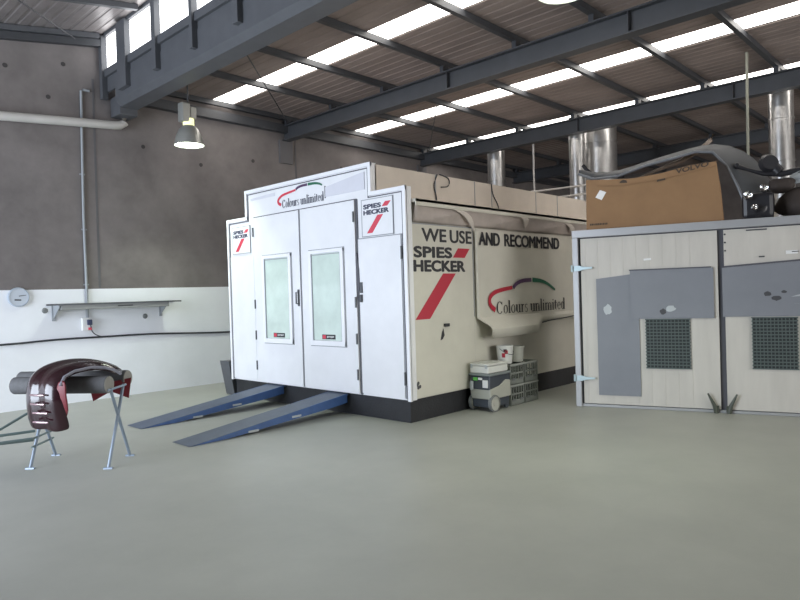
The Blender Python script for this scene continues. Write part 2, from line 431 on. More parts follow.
def booth_door(y0, y1, wy0, wy1, handle):
    b = MB(); b.box(X0 - .035, X0 + .01, y0, y1, .30, 2.84); d = b.build('door', M_booth, bo, bevel=.004)
    z0, z1 = .91, 2.235
    f = MB()
    for (a, c, e, g_) in ((wy0, wy1, z0, z0 + .07), (wy0, wy1, z1 - .05, z1), (wy0, wy0 + .06, z0, z1), (wy1 - .06, wy1, z0, z1)):
        f.box(X0 - .062 - .001 * (g_ - e > .5), X0 - .03 + .001 * (g_ - e > .5), a, c, e, g_)
    f.build('window_frame', M_alu, d, bevel=.004)
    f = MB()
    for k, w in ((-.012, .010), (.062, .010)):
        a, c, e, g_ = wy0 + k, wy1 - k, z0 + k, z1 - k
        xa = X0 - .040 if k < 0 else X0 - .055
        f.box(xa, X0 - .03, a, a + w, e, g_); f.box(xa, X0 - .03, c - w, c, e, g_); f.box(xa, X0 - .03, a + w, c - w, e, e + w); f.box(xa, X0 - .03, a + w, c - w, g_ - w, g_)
    f.build('window_shadow_line', M_line2, d)  # grey lines stand in for the shade along the window frame edges
    f = MB(); f.box(X0 - .046, X0 - .034, wy0 + .065, wy1 - .065, z0 + .075, z1 - .055); f.build('window_pane', M_pane, d)
    yc = (wy0 + wy1) / 2 - .02
    f = MB(); f.use(M_ink); f.box(X0 - .0485, X0 - .045, yc - .14, yc + .14, 1.0, 1.065); f.use(M_redl).box(X0 - .05, X0 - .045, yc + .06, yc + .13, 1.008, 1.057)
    f.use(M_paper)
    for k in range(6): f.box(X0 - .05, X0 - .045, yc + .035 - .026 * k - .016, yc + .035 - .026 * k, 1.02 + .004 * (k % 3), 1.045)
    f.build('sticker', None, d)
    if handle:
        f = MB(); f.tube([(X0 - .035, handle, 1.67), (X0 - .085, handle, 1.66), (X0 - .085, handle, 1.50), (X0 - .035, handle, 1.49)], .012); f.box(X0 - .045, X0 - .03, handle - .02, handle + .02, 1.46, 1.70)
        f.build('handle', M_steel_l, d, smooth=True)
    yh = y0 if y0 < 7 else y1
    for z in (.55, 1.02, 1.5, 2.62): f = MB(); f.tube([(X0 - .042, yh + (.012 if y0 < 7 else -.012), z - .07), (X0 - .042, yh + (.012 if y0 < 7 else -.012), z + .07)], .013); f.build('hinge', M_steel_l, d, smooth=True)
    return d
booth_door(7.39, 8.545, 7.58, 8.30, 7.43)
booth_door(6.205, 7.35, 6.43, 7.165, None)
b = MB(); b.box(X0 - .035, X0, 6.10, 6.14, 1.62, 1.76); b.box(X0 - .05, X0, 6.105, 6.135, 1.50, 1.60); b.build('latch', M_steel_l, bo)
for z in (2.1, .55): MB().tube([(X0 - .02, 5.39, z - .08), (X0 - .02, 5.39, z + .08)], .012).build('hinge', M_steel_l, bo, smooth=True)
# two square maker signs on the facade
def maker_sign(y1, y0, z0, z1):
    w, h = y1 - y0, z1 - z0
    b = MB(); b.box(X0 - .014, X0, y0, y1, z0, z1); s_ = b.build('sign_panel', M_booth, bo)
    b = MB(); bars(b, [(y0, z0), (y0, z1), (y1, z1), (y1, z0), (y0, z0)], .009, X0 - .016, X0); b.build('sign_border', M_line2, s_)
    text('lettering', 'SPIES', (X0 - .014, y1 - .07 * w, z1 - .25 * h), U, V, .56 * w, .115 * h, M_ink_n, s_, .12)
    text('lettering', 'HECKER', (X0 - .014, y1 - .07 * w, z1 - .41 * h), U, V, .80 * w, .115 * h, M_ink_n, s_, .12)
    b = MB(); o = (X0 - .0165, y1, z0)
    b.prism([(.66 * w, .755 * h), (.84 * w, .755 * h), (.95 * w, .88 * h), (.77 * w, .88 * h)], o, U, V, (.003, 0, 0))
    b.prism([(.16 * w, .08 * h), (.34 * w, .08 * h), (.70 * w, .55 * h), (.52 * w, .55 * h)], o, U, V, (.003, 0, 0))
    b.build('red_slash', M_redl, s_)
maker_sign(6.08, 5.52, 2.345, 2.815)
maker_sign(9.16, 8.66, 2.315, 2.74)
# roof-shaped logo and words on the facade
o = (X0 - .004, 0, 0); UU = (0, 1, 0)
stroke('red_arc', [(7.83, 2.965), (7.90, 3.0), (7.90, 3.05), (7.80, 3.105), (7.62, 3.125), (7.47, 3.14)], .022, .014, o, UU, V, NX, M_redl, fa)
stroke('plum_arc', [(7.46, 3.145), (7.42, 3.17), (7.32, 3.183), (7.20, 3.183)], .016, .018, o, UU, V, NX, M_purp, fa)
stroke('green_arc', [(7.18, 3.183), (7.02, 3.178), (6.92, 3.155), (6.87, 3.13)], .02, .010, o, UU, V, NX, M_green, fa)
serif('lettering', 'Colours unlimited', (X0 - .006, 7.80, 2.915), U, V, .96, .125, M_ink_n, fa, NX)
# side lettering
YS = 5.345
b = MB(); b.box(5.83, 7.06, YS - .018, YS + .01, .30, 2.465); sp = b.build('side_panel', M_booth_side, bo, bevel=.003)
b = MB(); b.box(5.83, 7.06, YS - .022, YS, 2.455, 2.467); b.box(7.06, 7.075, YS - .022, YS, 1.25, 2.6); b.box(7.06, 7.068, YS - .012, YS, .3, 1.25); b.build('seam', M_line2, sp)
SX, SN = (1, 0, 0), (0, -1, 0)
ys = YS - .018
text('lettering', 'WE', (6.03, ys, 2.248), SX, V, .47, .16, M_ink, sp, .05)
text('lettering', 'USE', (6.585, ys, 2.245), SX, V, .455, .165, M_ink, sp, .05)
text('lettering', 'SPIES', (5.875, ys, 2.045), SX, V, .73, .13, M_ink, sp, .10)
text('lettering', 'HECKER', (5.865, ys, 1.868), SX, V, 1.01, .135, M_ink, sp, .10)
b = MB(); b.prism([(6.63, 2.05), (6.88, 2.05), (6.995, 2.175), (6.745, 2.175)], (0, ys - .003, 0), SX, V, (0, .004, 0)); b.build('red_slash', M_red, sp)
b = MB(); b.prism([(5.86, 1.265), (6.135, 1.265), (6.68, 1.84), (6.42, 1.84)], (0, ys - .003, 0), SX, V, (0, .004, 0)); b.build('red_slash', M_red, sp)
b = MB(); b.box(6.40, 6.49, ys - .03, ys, 1.15, 1.19); b.prism([(6.33, .98), (6.36, 1.08), (6.39, 1.13), (6.41, 1.04), (6.37, .99)], (0, ys - .004, 0), SX, V, (0, .006, 0)); b.build('side_handle', M_ink, sp)
b = MB()
rnd = random.Random(3)
for k in range(4):
    x = rnd.uniform(5.86, 5.94); z = rnd.uniform(.36, .48)
    b.lathe([(0, .001), (rnd.uniform(.006, .02), .001), (.024, 0)], (x, ys, z), SN, 9)
b.build('scuff', M_smudge, sp)
# hanging vinyl board with its lower edge kicked out
def board_y(x, z):
    w = .006 * math.sin(x * 5.1) + .004 * math.sin(x * 11 + z * 4)
    return YS - .035 - max(0, w)
rows = []
fall = lambda x: 1 if x < 8.35 else max(0, 1 - (x - 8.35) / .35)
xs = [7.10 + i * (10.2 - 7.10) / 40 for i in range(41)]
for z, off, lip in ((2.455, .0, 0), (2.2, .0, 0), (1.9, 0, 0), (1.6, 0, 0), (1.32, 0, 0), (1.23, .0, 0), (1.09, .17, 1), (1.07, .185, 1), (.95, .18, 1)):
    r = []
    for x in xs:
        f = fall(x)
        zz = z if not lip else (z * f + (1.18 - (1.09 - z) * .6) * (1 - f))
        oo = off if not lip else off * f + .03 * (1 - f)
        yy = board_y(x, z) - oo if not lip else YS - .045 - oo
        xx = x + (.09 if lip and x < 7.11 else 0)
        r.append((xx, yy, zz))
    rows.append(r)
b = MB(); b.grid(rows); bd = b.build('vinyl_board', M_booth_side, bo, smooth=True, solid=.008)
yb = YS - .052
text('lettering', 'AND', (7.175, yb, 2.235), SX, V, .49, .175, M_ink, bd, .05)
text('lettering', 'RECOMMEND', (7.79, yb, 2.235), SX, V, 1.545, .175, M_ink, bd, .05)
o = (0, yb, 0)
stroke('red_arc', [(7.51, 1.32), (7.39, 1.39), (7.37, 1.49), (7.48, 1.57), (7.70, 1.61), (7.95, 1.635)], .036, .026, o, SX, V, SN, M_red, bd)
stroke('plum_arc', [(7.98, 1.63), (8.05, 1.69), (8.22, 1.735), (8.47, 1.745)], .028, .030, o, SX, V, SN, M_purp, bd)
stroke('green_arc', [(8.51, 1.745), (8.75, 1.73), (8.95, 1.685), (9.17, 1.58)], .036, .016, o, SX, V, SN, M_green, bd)
serif('lettering', 'Colours unlimited', (7.54, yb, 1.265), SX, V, 1.94, .185, M_ink, bd, SN)
b = MB(); b.box(5.83, 14, 5.235, 5.36, 2.715, 2.755); b.box(5.83, 14, 5.235, 5.25, 2.67, 2.755); b.box(5.83, 14, 5.345, 5.91, 2.735, 2.76); b.build('roof_ledge', M_booth_side, bo, bevel=.004)
rnd = random.Random(5)
rows = []
NX_ = 60
ph = [rnd.uniform(0, 6) for _ in range(4)]
for k in range(7):
    t = k / 6; z = 2.70 - .225 * t; r = []
    for i in range(NX_ + 1):
        x = 5.86 + i * (10.6 - 5.86) / NX_
        f = .5 + .5 * math.sin(x * 3.1 + ph[0]); f2 = abs(math.sin(x * 2.3 + t * 2.2 + ph[1])) ** 6
        r.append((x, YS - .075 * (1 - t) * (.6 + .4 * f) - .012 - .05 * f2 * math.sin(t * PI), z))
    rows.append(r)
b = MB(); b.grid(rows); b.build('plastic_flashing', mat('flashing_film', (.52, .45, .41), .4, var=.12, scale=3), bo, smooth=True, solid=.004)
for (xa, za, xb, zb, xm, zm) in ((6.45, 2.69, 7.05, 2.40, 6.78, 2.62), (8.05, 2.68, 8.30, 2.52, 8.2, 2.66), (9.35, 2.68, 9.75, 2.46, 9.6, 2.6)):
    b = MB(); b.grid([[(xa, YS - .09, za), (xm, YS - .13, zm), (xb, YS - .06, zb)], [(xa + .28, YS - .08, za), (xm + .16, YS - .15, zm), (xb + .04, YS - .05, zb - .02)]])
    b.build('loose_film', mat('film_pale', (.62, .56, .50), .4, var=.05), bo, smooth='all', solid=.004, sub=2)
def cable(pts, r=.009):
    P = [Vector(p) for p in pts]
    for _ in range(2):
        Q = [P[0]]
        for a, c in zip(P[:-1], P[1:]): Q += [a * .75 + c * .25, a * .25 + c * .75]
        P = Q + [P[-1]]
    return MB().tube(P, r, 6)
yp = 5.88
cable([(7.02, yp, 3.27), (6.93, yp, 3.1), (7.0, yp, 2.95), (6.98, yp, 2.8)]).build('loose_cable', M_cable, bo)
cable([(7.08, yp, 3.28), (7.3, yp, 3.25), (7.28, yp, 3.12), (7.1, yp, 3.1)]).build('loose_cable', M_cable, bo)
cable([(8.34, yp, 3.27), (8.36, yp, 3.1), (8.52, yp, 2.95), (8.5, yp, 2.8)]).build('loose_cable', M_cable, bo)
cable([(8.7, YS - .09, 1.085), (9.0, YS - .08, 1.11), (9.4, YS - .08, 1.12), (10.1, YS - .08, 1.17)], .009).build('loose_cable', M_cable, bo)

# ------------------------------------------------------------------ ramps
def ramp(y0, y1, label, xa=3.53):
    xb, zt = 5.76, .275
    t = thing('loading_ramp', label, 'ramp', (xa, (y0 + y1) / 2, 0), 0, 'ramps up to the booth doors')
    b = MB(); b.prism([(xa, .004), (xb, zt), (xb, zt - .022), (xa + .12, .004)], (0, y0, 0), (1, 0, 0), (0, 0, 1), (0, y1 - y0, 0)); b.build('deck', M_ramp, t)
    for ya in (y0 - .001, y1 - .013):
        b = MB(); b.prism([(xa + .02, .002), (xb - .04, zt - .003), (xb - .04, zt - .12), (xb - .35, zt - .155), (xa + .5, .005)], (0, ya, 0), (1, 0, 0), (0, 0, 1), (0, .014, 0)); b.build('side_rail', M_rampside, t)
    for q in (.35, .62):
        b = MB(); x = xa + (xb - xa) * q; z = zt * q
        b.box(x - .07, x + .07, y0 - .006, y0, z - .075, z - .05); b.build('chipped_paint', M_smear, t)
ramp(7.90, 8.30, 'blue-grey steel ramp leading to the booth door farther from the lettered side')
ramp(6.48, 6.87, 'blue-grey steel ramp leading to the booth door closer to the lettered side', 3.42)
t = thing('ramp_plate', 'short grey ramp plate standing upright against the far corner of the booth', 'ramp', (5.85, 9.5, 0))
b = MB(); b.prism([(5.78, .0), (6.3, .0), (6.3, .57), (5.68, .57)], (0, 9.36, 0), (1, 0, 0), (0, 0, 1), (0, .2, 0)); b.build('plate', mat('plate_steel', (.10, .105, .125), .5, var=.05), t, bevel=.01)
b = MB(); b.prism([(5.768, .02), (5.78, .0), (5.69, .57), (5.668, .57)], (0, 9.335, 0), (1, 0, 0), (0, 0, 1), (0, .26, 0)); b.build('edge_rim', M_steel_l, t)

# ------------------------------------------------------------------ dust extractor, crates, tubs
vx0, vx1, vy0, vy1 = 6.87, 7.35, 4.96, 5.29
t = thing('dust_extractor', 'wheeled workshop dust extractor beside the booth, dark top and beige tank', 'vacuum', (7.1, 5.12, 0))
b = MB(); b.box(vx0 + .02, vx1 - .01, vy0 + .02, vy1 - .02, .05, .16); b.build('chassis', M_vacb, t, bevel=.015)
b = MB(); b.prism([(vx0 + .01, .16), (vx1, .16), (vx1, .38), (vx1 - .12, .40), (vx0 + .22, .33), (vx0, .30)], (0, vy0, 0), (1, 0, 0), (0, 0, 1), (0, vy1 - vy0, 0)); b.build('tank', M_vacl, t, bevel=.015)
b = MB(); b.prism([(vx0 - .01, .29), (vx0 + .22, .325), (vx1 - .12, .385), (vx1, .375), (vx1 - .005, .47), (vx0 + .005, .47)], (0, vy0 + .008, 0), (1, 0, 0), (0, 0, 1), (0, vy1 - vy0 - .016, 0)); hd = b.build('motor_head', M_vacb, t, bevel=.012)
b = MB(); b.box(vx0 - .02, vx0, vy0 + .19, vy0 + .26, .41, .45); b.build('switch', M_grn, hd)
b = MB(); b.box(vx0 - .02, vx0, vy0 + .03, vy0 + .11, .32, .42); b.box(vx0 - .02, vx0, vy0 + .12, vy0 + .18, .42, .45); b.build('socket_plate', M_paper, hd, bevel=.004)
b = MB(); b.box(vx0 - .035, vx0 - .005, vy1 - .07, vy1 - .02, .28, .40); b.build('hose_port', M_smear, t, bevel=.01)
b = MB(); b.box(vx0 - .015, vx1 + .005, vy0 - .012, vy1 + .005, .47, .505); b.build('lid', mat('vac_lid', (.20, .225, .22), .5, var=.04), t, bevel=.012)
for (wx, wy, r) in ((vx0 + .085, vy0 - .02, .11), (vx0 + .085, vy1 - .025, .11)):
    b = MB(); b.lathe([(0, 0), (r * .3, 0), (r * .35, .008), (r * .85, .008), (r, .0), (r, .04), (0, .04)], (wx, wy, r), (0, 1, 0), 22); w = b.build('wheel', mat('wheel_grey', (.46, .46, .41), .5, var=.03), t, smooth=True)
    b = MB(); b.lathe([(r * .86, -.002), (r * 1.02, .002), (r * 1.02, .036), (r * .86, .04)], (wx, wy, r), (0, 1, 0), 22); b.build('tyre', M_plas, w, smooth=True)
for wy in (vy0 + .03, vy1 - .04):
    b = MB(); b.lathe([(0, 0), (.04, 0), (.04, .03), (0, .03)], (vx1 - .06, wy, .04), (0, 1, 0), 16); b.box(vx1 - .08, vx1 - .04, wy + .005, wy + .025, .05, .09); b.build('castor', M_vacb, t, smooth=True)
b = MB(); b.box(vx0 - .01, vx1 - .04, vy0 + .015, vy1 - .015, .508, .60); b.use(M_tub)
t2 = thing('sander_case', 'flat off-white tool case lying on the dust extractor', 'case', (7.08, 5.12, .506))
b.build('case_base', M_tub, t2, bevel=.012)
b = MB(); b.box(vx0 - .015, vx1 - .035, vy0 + .01, vy1 - .01, .602, .635); b.build('case_lid', mat('case_lid_m', (.60, .60, .56), .45, var=.03), t2, bevel=.012)
b = MB(); b.box(vx0 - .022, vx0 - .01, vy0 + .03, vy0 + .06, .575, .625); b.box(vx0 - .022, vx0 - .01, vy1 - .06, vy1 - .03, .575, .625); b.build('clasp', M_smear, t2)

def crate_at(loc, label):
    t = thing('milk_crate', label, 'crate', loc, 0, 'stacked grey milk crates')
    w, d, h = .345, .32, .286; th = .012
    b = MB()
    b.box(-w / 2, w / 2, -d / 2, d / 2, 0, .012)
    for s_ in (-1, 1):
        for (ax, L_) in (('x', w), ('y', d)):
            def bar(a0, a1, z0, z1):
                if ax == 'x':
                    y = s_ * d / 2; b.box(a0, a1, min(y, y - s_ * th), max(y, y - s_ * th), z0, z1)
                else:
                    x = s_ * w / 2; b.box(min(x, x - s_ * th), max(x, x - s_ * th), a0, a1, z0, z1)
            bar(-L_ / 2, L_ / 2, .0, .075); bar(-L_ / 2, L_ / 2, h - .035, h); bar(-L_ / 2, L_ / 2, .145, .165)
            n = 5
            for k in range(n + 1):
                a = -L_ / 2 + (L_ - .016) * k / n; ww = .03 if k in (0, n) else .014
                a = min(a, L_ / 2 - ww); bar(a, a + ww, 0, h)
    b.build('basket', M_crate, t)
    b = MB(); b.box(-w / 2 - .006, w / 2 + .006, -d / 2 - .006, -d / 2 + .012, h - .022, h - .002); b.box(-w / 2 - .006, w / 2 + .006, d / 2 - .012, d / 2 + .006, h - .022, h - .002)
    b.box(-w / 2 - .006, -w / 2 + .012, -d / 2, d / 2, h - .022, h - .002); b.box(w / 2 - .012, w / 2 + .006, -d / 2, d / 2, h - .022, h - .002); b.build('rim', mat('crate_rim', (.36, .37, .34), .5, var=.05), t, world=False)
    for k in (-1, 1):
        b = MB(); b.box(k * .09 - .035, k * .09 + .035, -d / 2 - .004, -d / 2, .06, .09); b.build('drain_tab', M_plas, t, world=False)
    return t
cy = 5.16
c0 = None
for (x, z, lab) in ((7.57, .0, 'grey lattice crate on the floor next to the dust extractor, under another crate'),):
    c0 = crate_at((0, 0, 0), lab)
    c0.location = (x, cy, z)
copy_tree(c0, ((7.932, cy, 0), 0), 'grey lattice crate on the floor, at the end away from the dust extractor')
copy_tree(c0, ((7.57, cy, .288), 0), 'upper grey lattice crate carrying the white bucket')
copy_tree(c0, ((7.932, cy, .288), 0), 'upper grey lattice crate beside the one carrying the bucket')
bz = .288 * 2 - .002
t = thing('bucket', 'white plastic bucket with dark red label on the stacked crates', 'bucket', (7.52, 5.16, bz))
b = MB(); b.lathe([(0, 0), (.095, 0), (.118, .235), (.122, .235), (.122, .25), (.112, .25), (.09, .01), (0, .01)], (7.52, 5.16, bz), seg=30); b.build('body', M_tub, t, smooth=True)
b = MB()
def bucket_pt(a, z): r = .0965 + .098 * z; return (7.52 + r * math.cos(a), 5.16 + r * math.sin(a), bz + z)
b.use(M_red); b.grid([[bucket_pt(R(a), z) for a in (192, 200, 208, 216)] for z in (.09, .12, .15)]); b.grid([[bucket_pt(R(a), z) for a in (212, 220, 228, 236)] for z in (.14, .165, .19)])
b.use(M_ink); b.grid([[bucket_pt(R(a), z) for a in (205, 214, 222, 228)] for z in (.165, .185, .205)])
b.build('label_print', None, t)
b = MB(); b.tube([(7.52 + .126 * math.cos(R(a)), 5.16 + .126 * math.sin(R(a)), bz + .215 - .10 * math.sin(R(a - 180)) * .9) for a in range(180, 361, 15)], .004, 6); b.build('bail', M_steel_l, t)
t = thing('tub', 'frosted grey plastic tub standing behind the white bucket on the crates', 'tub', (7.84, 5.19, bz))
b = MB(); b.lathe([(0, 0), (.10, 0), (.12, .21), (.112, .21), (.09, .01), (0, .01)], (7.84, 5.19, bz), seg=28); b.build('body', M_tub2, t, smooth=True)
b = MB(); b.lathe([(.117, .195), (.128, .195), (.128, .215), (.11, .215)], (7.84, 5.19, bz), seg=28); b.build('rim', M_tub2, t, smooth=True)

# ------------------------------------------------------------------ white cabin at the right, in its own frame
E1 = (7.93, 4.25, 0); ER = math.atan2(-.955, .295)
ME = Matrix.Translation(Vector(E1)) @ Matrix.Rotation(ER, 4, 'Z')
W_, D_, H_ = 3.45, 1.5, 2.37
ca = thing('paint_cabin', 'low white cabin with patched double doors and mesh grilles, carton on top', 'cabin', E1, ER)
L = dict(parent=ca, world=False)
b = MB(); b.box(0, W_, .05, D_, 0.02, H_ - .02); b.build('shell', M_cab, bevel=.005, **L)
b = MB(); b.box(-.04, W_ + .04, -.03, D_ + .02, H_ - .10, H_); b.box(-.04, .035, -.03, .06, 0, H_ - .1); b.box(W_ - .035, W_ + .04, -.03, .06, 0, H_ - .1); b.box(.03, W_ - .03, 0, .06, 0, .035)
b.build('frame', M_cabframe, bevel=.006, **L)
b = MB(); b.box(.036, W_ - .036, .035, .052, .03, H_ - .1); b.build('door_gap', M_line, **L)
def P2(b, pts, y0, y1): b.prism(pts, (0, y0, 0), (1, 0, 0), (0, 0, 1), (0, y1 - y0, 0))
def blob(b, cx, cz, rx, rz, y, seed, n=12):
    r = random.Random(seed); P2(b, [(cx + rx * math.cos(2 * PI * k / n) * r.uniform(.75, 1.1), cz + rz * math.sin(2 * PI * k / n) * r.uniform(.75, 1.1)) for k in range(n)], y - .002, y)
# first door
b = MB(); b.box(.065, 1.715, .0, .045, .045, 2.255)
for k in range(9): b.box(.12 + .16 * k, .128 + .16 * k, -.003, .0, .05, 2.25)
d1 = b.build('door', M_cab, bevel=.002, **L); LD = dict(parent=d1, world=False)
b = MB(); b.use(M_patch); P2(b, [(.26, .165), (.79, .165), (.79, 1.17), (.69, 1.2), (.69, 1.755), (.26, 1.71)], -.014, .0)
b.use(M_smear); blob(b, .40, 1.30, .055, .075, -.014, 1); b.build('patch_panel', None, **LD)
b = MB(); b.use(M_patch); b.box(.69, 1.665, -.024, 0, 1.175, 1.80); b.use(M_line).box(.68, 1.64, -.03, -.002, 1.80, 1.815); b.use(M_smear); blob(b, 1.17, 1.30, .06, .045, -.024, 2); b.use(M_smudge); blob(b, 1.08, 1.265, .04, .04, -.024, 3); b.build('patch_panel', None, **LD)
def grille(x0, x1, z0, z1, par):
    g = MB(); g.use(M_meshd).box(x0, x1, -.006, .0, z0, z1); g.use(M_mesh)
    n = 15
    for k in range(n + 1): z = z0 + (z1 - z0) * k / n; g.box(x0 - .012, x1 + .012, -.02, -.010, z - .007, z + .007)
    n = 12
    for k in range(n + 1): x = x0 + (x1 - x0) * k / n; g.box(x - .0045, x + .0045, -.018, -.006, z0, z1)
    g.build('grille', None, parent=par, world=False)
grille(.87, 1.38, .54, 1.165, d1)
b = MB(); P2(b, [(.86, 1.925), (.95, 1.93), (.95, 1.955), (.86, 1.95)], -.006, 0); b.use(M_paper); b.build('sticker', None, **LD)
# second door
b = MB(); b.box(1.785, W_ - .065, .0, .045, .045, 1.80); b.box(1.785, W_ - .065, .004, .045, 1.81, 2.255)
d2 = b.build('door', M_cab, bevel=.002, **L); LD = dict(parent=d2, world=False)
b = MB(); b.use(M_patch); P2(b, [(1.76, 1.19), (W_ - .09, 1.19), (W_ - .09, 1.88), (1.76, 1.79)], -.018, 0); b.use(M_line); P2(b, [(1.78, 1.792), (W_ - .09, 1.882), (W_ - .09, 1.90), (1.78, 1.812)], -.022, 0)
b.use(M_smudge)
blob(b, 2.24, 1.46, .045, .03, -.018, 4); blob(b, 2.33, 1.405, .055, .03, -.018, 5); blob(b, 2.41, 1.48, .03, .018, -.018, 6)
b.use(M_smear)
P2(b, [(2.48, 1.42), (2.75, 1.50), (2.95, 1.49), (2.95, 1.44), (2.7, 1.43)], -.02, -.018); P2(b, [(2.5, 1.34), (2.6, 1.33), (2.8, 1.40), (2.9, 1.36), (2.75, 1.31)], -.02, -.018)
b.build('patch_panel', None, **LD)
grille(2.075, 2.535, .56, 1.175, d2); grille(2.78, 3.24, .56, 1.175, d2)
for q in ((2.03, 2.25, -.008, 0.004, 2.225, 2.24), (2.16, 2.22, -.008, .004, 1.90, 1.915), (2.5, 2.57, -.008, .004, 1.945, 1.955)): MB().box(*q).build('scratch_mark', M_smudge, **LD)
b = MB(); b.use(M_paper); b.box(2.44, 2.56, -.004, .004, 1.925, 1.965); b.build('sticker', None, **LD)
b = MB()
for z in (2.2, 2.1, 2.0): b.lathe([(0, .012), (.008, .01), (.012, 0)], (1.80, .004, z), (0, -1, 0), 8)
b.build('rivet', M_smudge, **LD)
for (x0_, x1_, par) in ((1.66, 1.57, d1), (1.80, 1.89, d2)):
    b = MB(); b.tube([(x0_, -.02, .0), (x0_ + (x1_ - x0_) * .2, -.035, .09), (x1_, -.05, .245)], [.028, .024, .010], 8); b.box(x0_ - .03, x0_ + .03, -.03, 0, .02, .09); b.build('drop_bolt', mat('bolt_olive', (.07, .08, .06), .5, var=.1), parent=par, world=False, smooth=True)
for z in (1.86, .385):
    b = MB(); P2(b, [(-.02, z - .035), (.05, z - .035), (.10, z - .02), (.22, z - .008), (.22, z + .012), (.10, z + .02), (.05, z + .035), (-.02, z + .035)], -.042, -.03); b.tube([(-.045, -.036, z - .045), (-.045, -.036, z + .045)], .018)
    b.build('strap_hinge', mat('hinge_zinc', (.50, .62, .66), .35, metal=.4, var=.05), smooth=True, **L)

# ------------------------------------------------------------------ load on the cabin roof (all in the cabin's frame)
def on_cabin(name, label, cat, x, y, z=H_):
    p = ME @ Vector((x, y, z)); return thing(name, label, cat, p, ER)
def shift(o): return dict(parent=o, world=False)
def loc(b, x, y, z=H_): b.bm.transform(Matrix.Translation((-x, -y, -z))); return b
t = on_cabin('cardboard_box', 'long brown cardboard carton with faded print on the cabin roof', 'box', .95, .45)
b = MB(); P2(b, [(.14, H_), (1.80, H_), (1.775, 2.75), (1.73, 3.11), (1.42, 3.09), (1.1, 3.03), (.75, 3.0), (.45, 3.02), (.15, 3.05)], .06, .75); loc(b, .95, .45)
bx = b.build('carton', M_card, bevel=.012, **shift(t))
b = MB(); P2(b, [(.30, 2.955), (.62, 2.93), (1.1, 2.96), (1.73, 3.06), (1.73, 3.112), (1.42, 3.095), (1.1, 3.035), (.75, 3.005), (.45, 3.02), (.22, 3.04)], .048, .06); loc(b, .95, .45)
b.build('top_flap', M_card, **shift(t))
txt = text('lettering', 'VOLVO', (1.27 - .95, .046 - .45, 3.005 - H_), (1, 0, .16), (0, 0, 1), .37, .06, M_cardink, t, .06, world=False)
b = MB(); P2(b, [(1.04, 2.93), (1.14, 2.945), (1.14, 2.965), (1.04, 2.955)], .045, .05); loc(b, .95, .45); b.build('printed_mark', M_cardink, **shift(t))
b = MB()
r = random.Random(2)
x = .19
while x < .42:
    w = r.uniform(.008, .02); P2(b, [(x, 2.43), (x + w, 2.43), (x + w, 2.455), (x, 2.455)], .057, .06); x += w + .006
loc(b, .95, .45); b.build('fine_print', M_cardink, **shift(t))
b = MB(); P2(b, [(.27, 2.80), (.35, 2.76), (.41, 2.86), (.33, 2.895)], .056, .06); loc(b, .95, .45); b.build('paper_label', M_paper, **shift(t))
b = MB(); P2(b, [(.58, 2.96), (.68, 2.955), (.67, 2.985), (.63, 3.0), (.60, 2.985)], .042, .06); loc(b, .95, .45); b.build('tape_tear', M_cardink, **shift(t))
# primer-grey bumper cover lying over the carton
def loft(spine, width, dirw, bulge=.04, n=6):
    rows = []
    for (x, y, z), w in zip(spine, width):
        r = []
        for k in range(n + 1):
            f = k / n - .5
            r.append((x + dirw[0] * w * f, y + dirw[1] * w * f, z + dirw[2] * w * f + bulge * (1 - 4 * f * f)))
        rows.append(r)
    return rows
t = on_cabin('bumper_cover', 'primer-grey car bumper cover draped over the brown carton', 'bumper', 1.2, .45, 3.1)
sp_ = [(.08, .42, 3.20), (.28, .45, 3.11), (.6, .47, 3.12), (.95, .47, 3.22), (1.28, .45, 3.27), (1.55, .43, 3.32), (1.75, .42, 3.29), (1.90, .41, 3.12), (2.02, .40, 2.85), (2.10, .40, 2.60), (2.17, .40, 2.40)]
wv = [(0, .14, .05), (0, .3, .09), (0, .40, .09), (.02, .45, .10), (.06, .45, .12), (.12, .45, .14), (.22, .46, .16), (.34, .42, .14), (.40, .40, .10), (.36, .36, .06), (.26, .30, .0)]
rows = []; lip = []
for (x, y, z), w in zip(sp_, wv):
    rr_ = []
    for k in range(9):
        g_ = k / 8
        rr_.append((x - .06 + w[0] * g_, y - (.2 if x < 1.8 else .1) + w[1] * g_, max(z - .03 + w[2] * g_ + .05 * (1 - (2 * g_ - 1) ** 2), H_ + .012)))
    rows.append(rr_); lip.append(rr_[0])
b = MB(); b.grid(rows); loc(b, 1.2, .45, 3.1); b.build('skin', M_cover, smooth='all', solid=.012, sub=1, **shift(t))
b = MB(); b.tube(lip, .018, 8); loc(b, 1.2, .45, 3.1); b.build('edge_lip', mat('cover_lip', (.15, .16, .175), .4, var=.04), smooth=True, **shift(t))
t = on_cabin('door_seal_strip', 'pale tan trim strip sticking up over the carton behind the grey bumper cover', 'trim', 1.25, .62, 3.1)
b = MB(); b.tube([(.72, .66, 3.08), (1.0, .66, 3.18), (1.3, .67, 3.27), (1.55, .68, 3.40), (1.66, .68, 3.49), (1.70, .68, 3.58)], [.012, .022, .03, .034, .034, .015], 8); loc(b, 1.25, .62, 3.1); b.build('strip', M_tan, smooth=True, **shift(t))
b = MB(); b.box(1.60, 1.70, .66, .70, 3.44, 3.48); loc(b, 1.25, .62, 3.1); b.build('clip', M_blackp, **shift(t))
t = on_cabin('bent_hose', 'black corrugated hose piece lying along the top of the carton', 'hose', .3, .6, 3.05)
b = cable([(.02, .6, 3.35), (.10, .6, 3.24), (.25, .6, 3.16), (.45, .6, 3.18), (.6, .6, 3.2)], .028); loc(b, .3, .6, 3.05); b.build('hose', M_blackp, smooth=True, **shift(t))
b = MB(); b.tube([(.58, .6, 3.198), (.68, .6, 3.215)], .036, 10); loc(b, .3, .6, 3.05); b.build('cuff', M_plas, smooth=True, **shift(t))
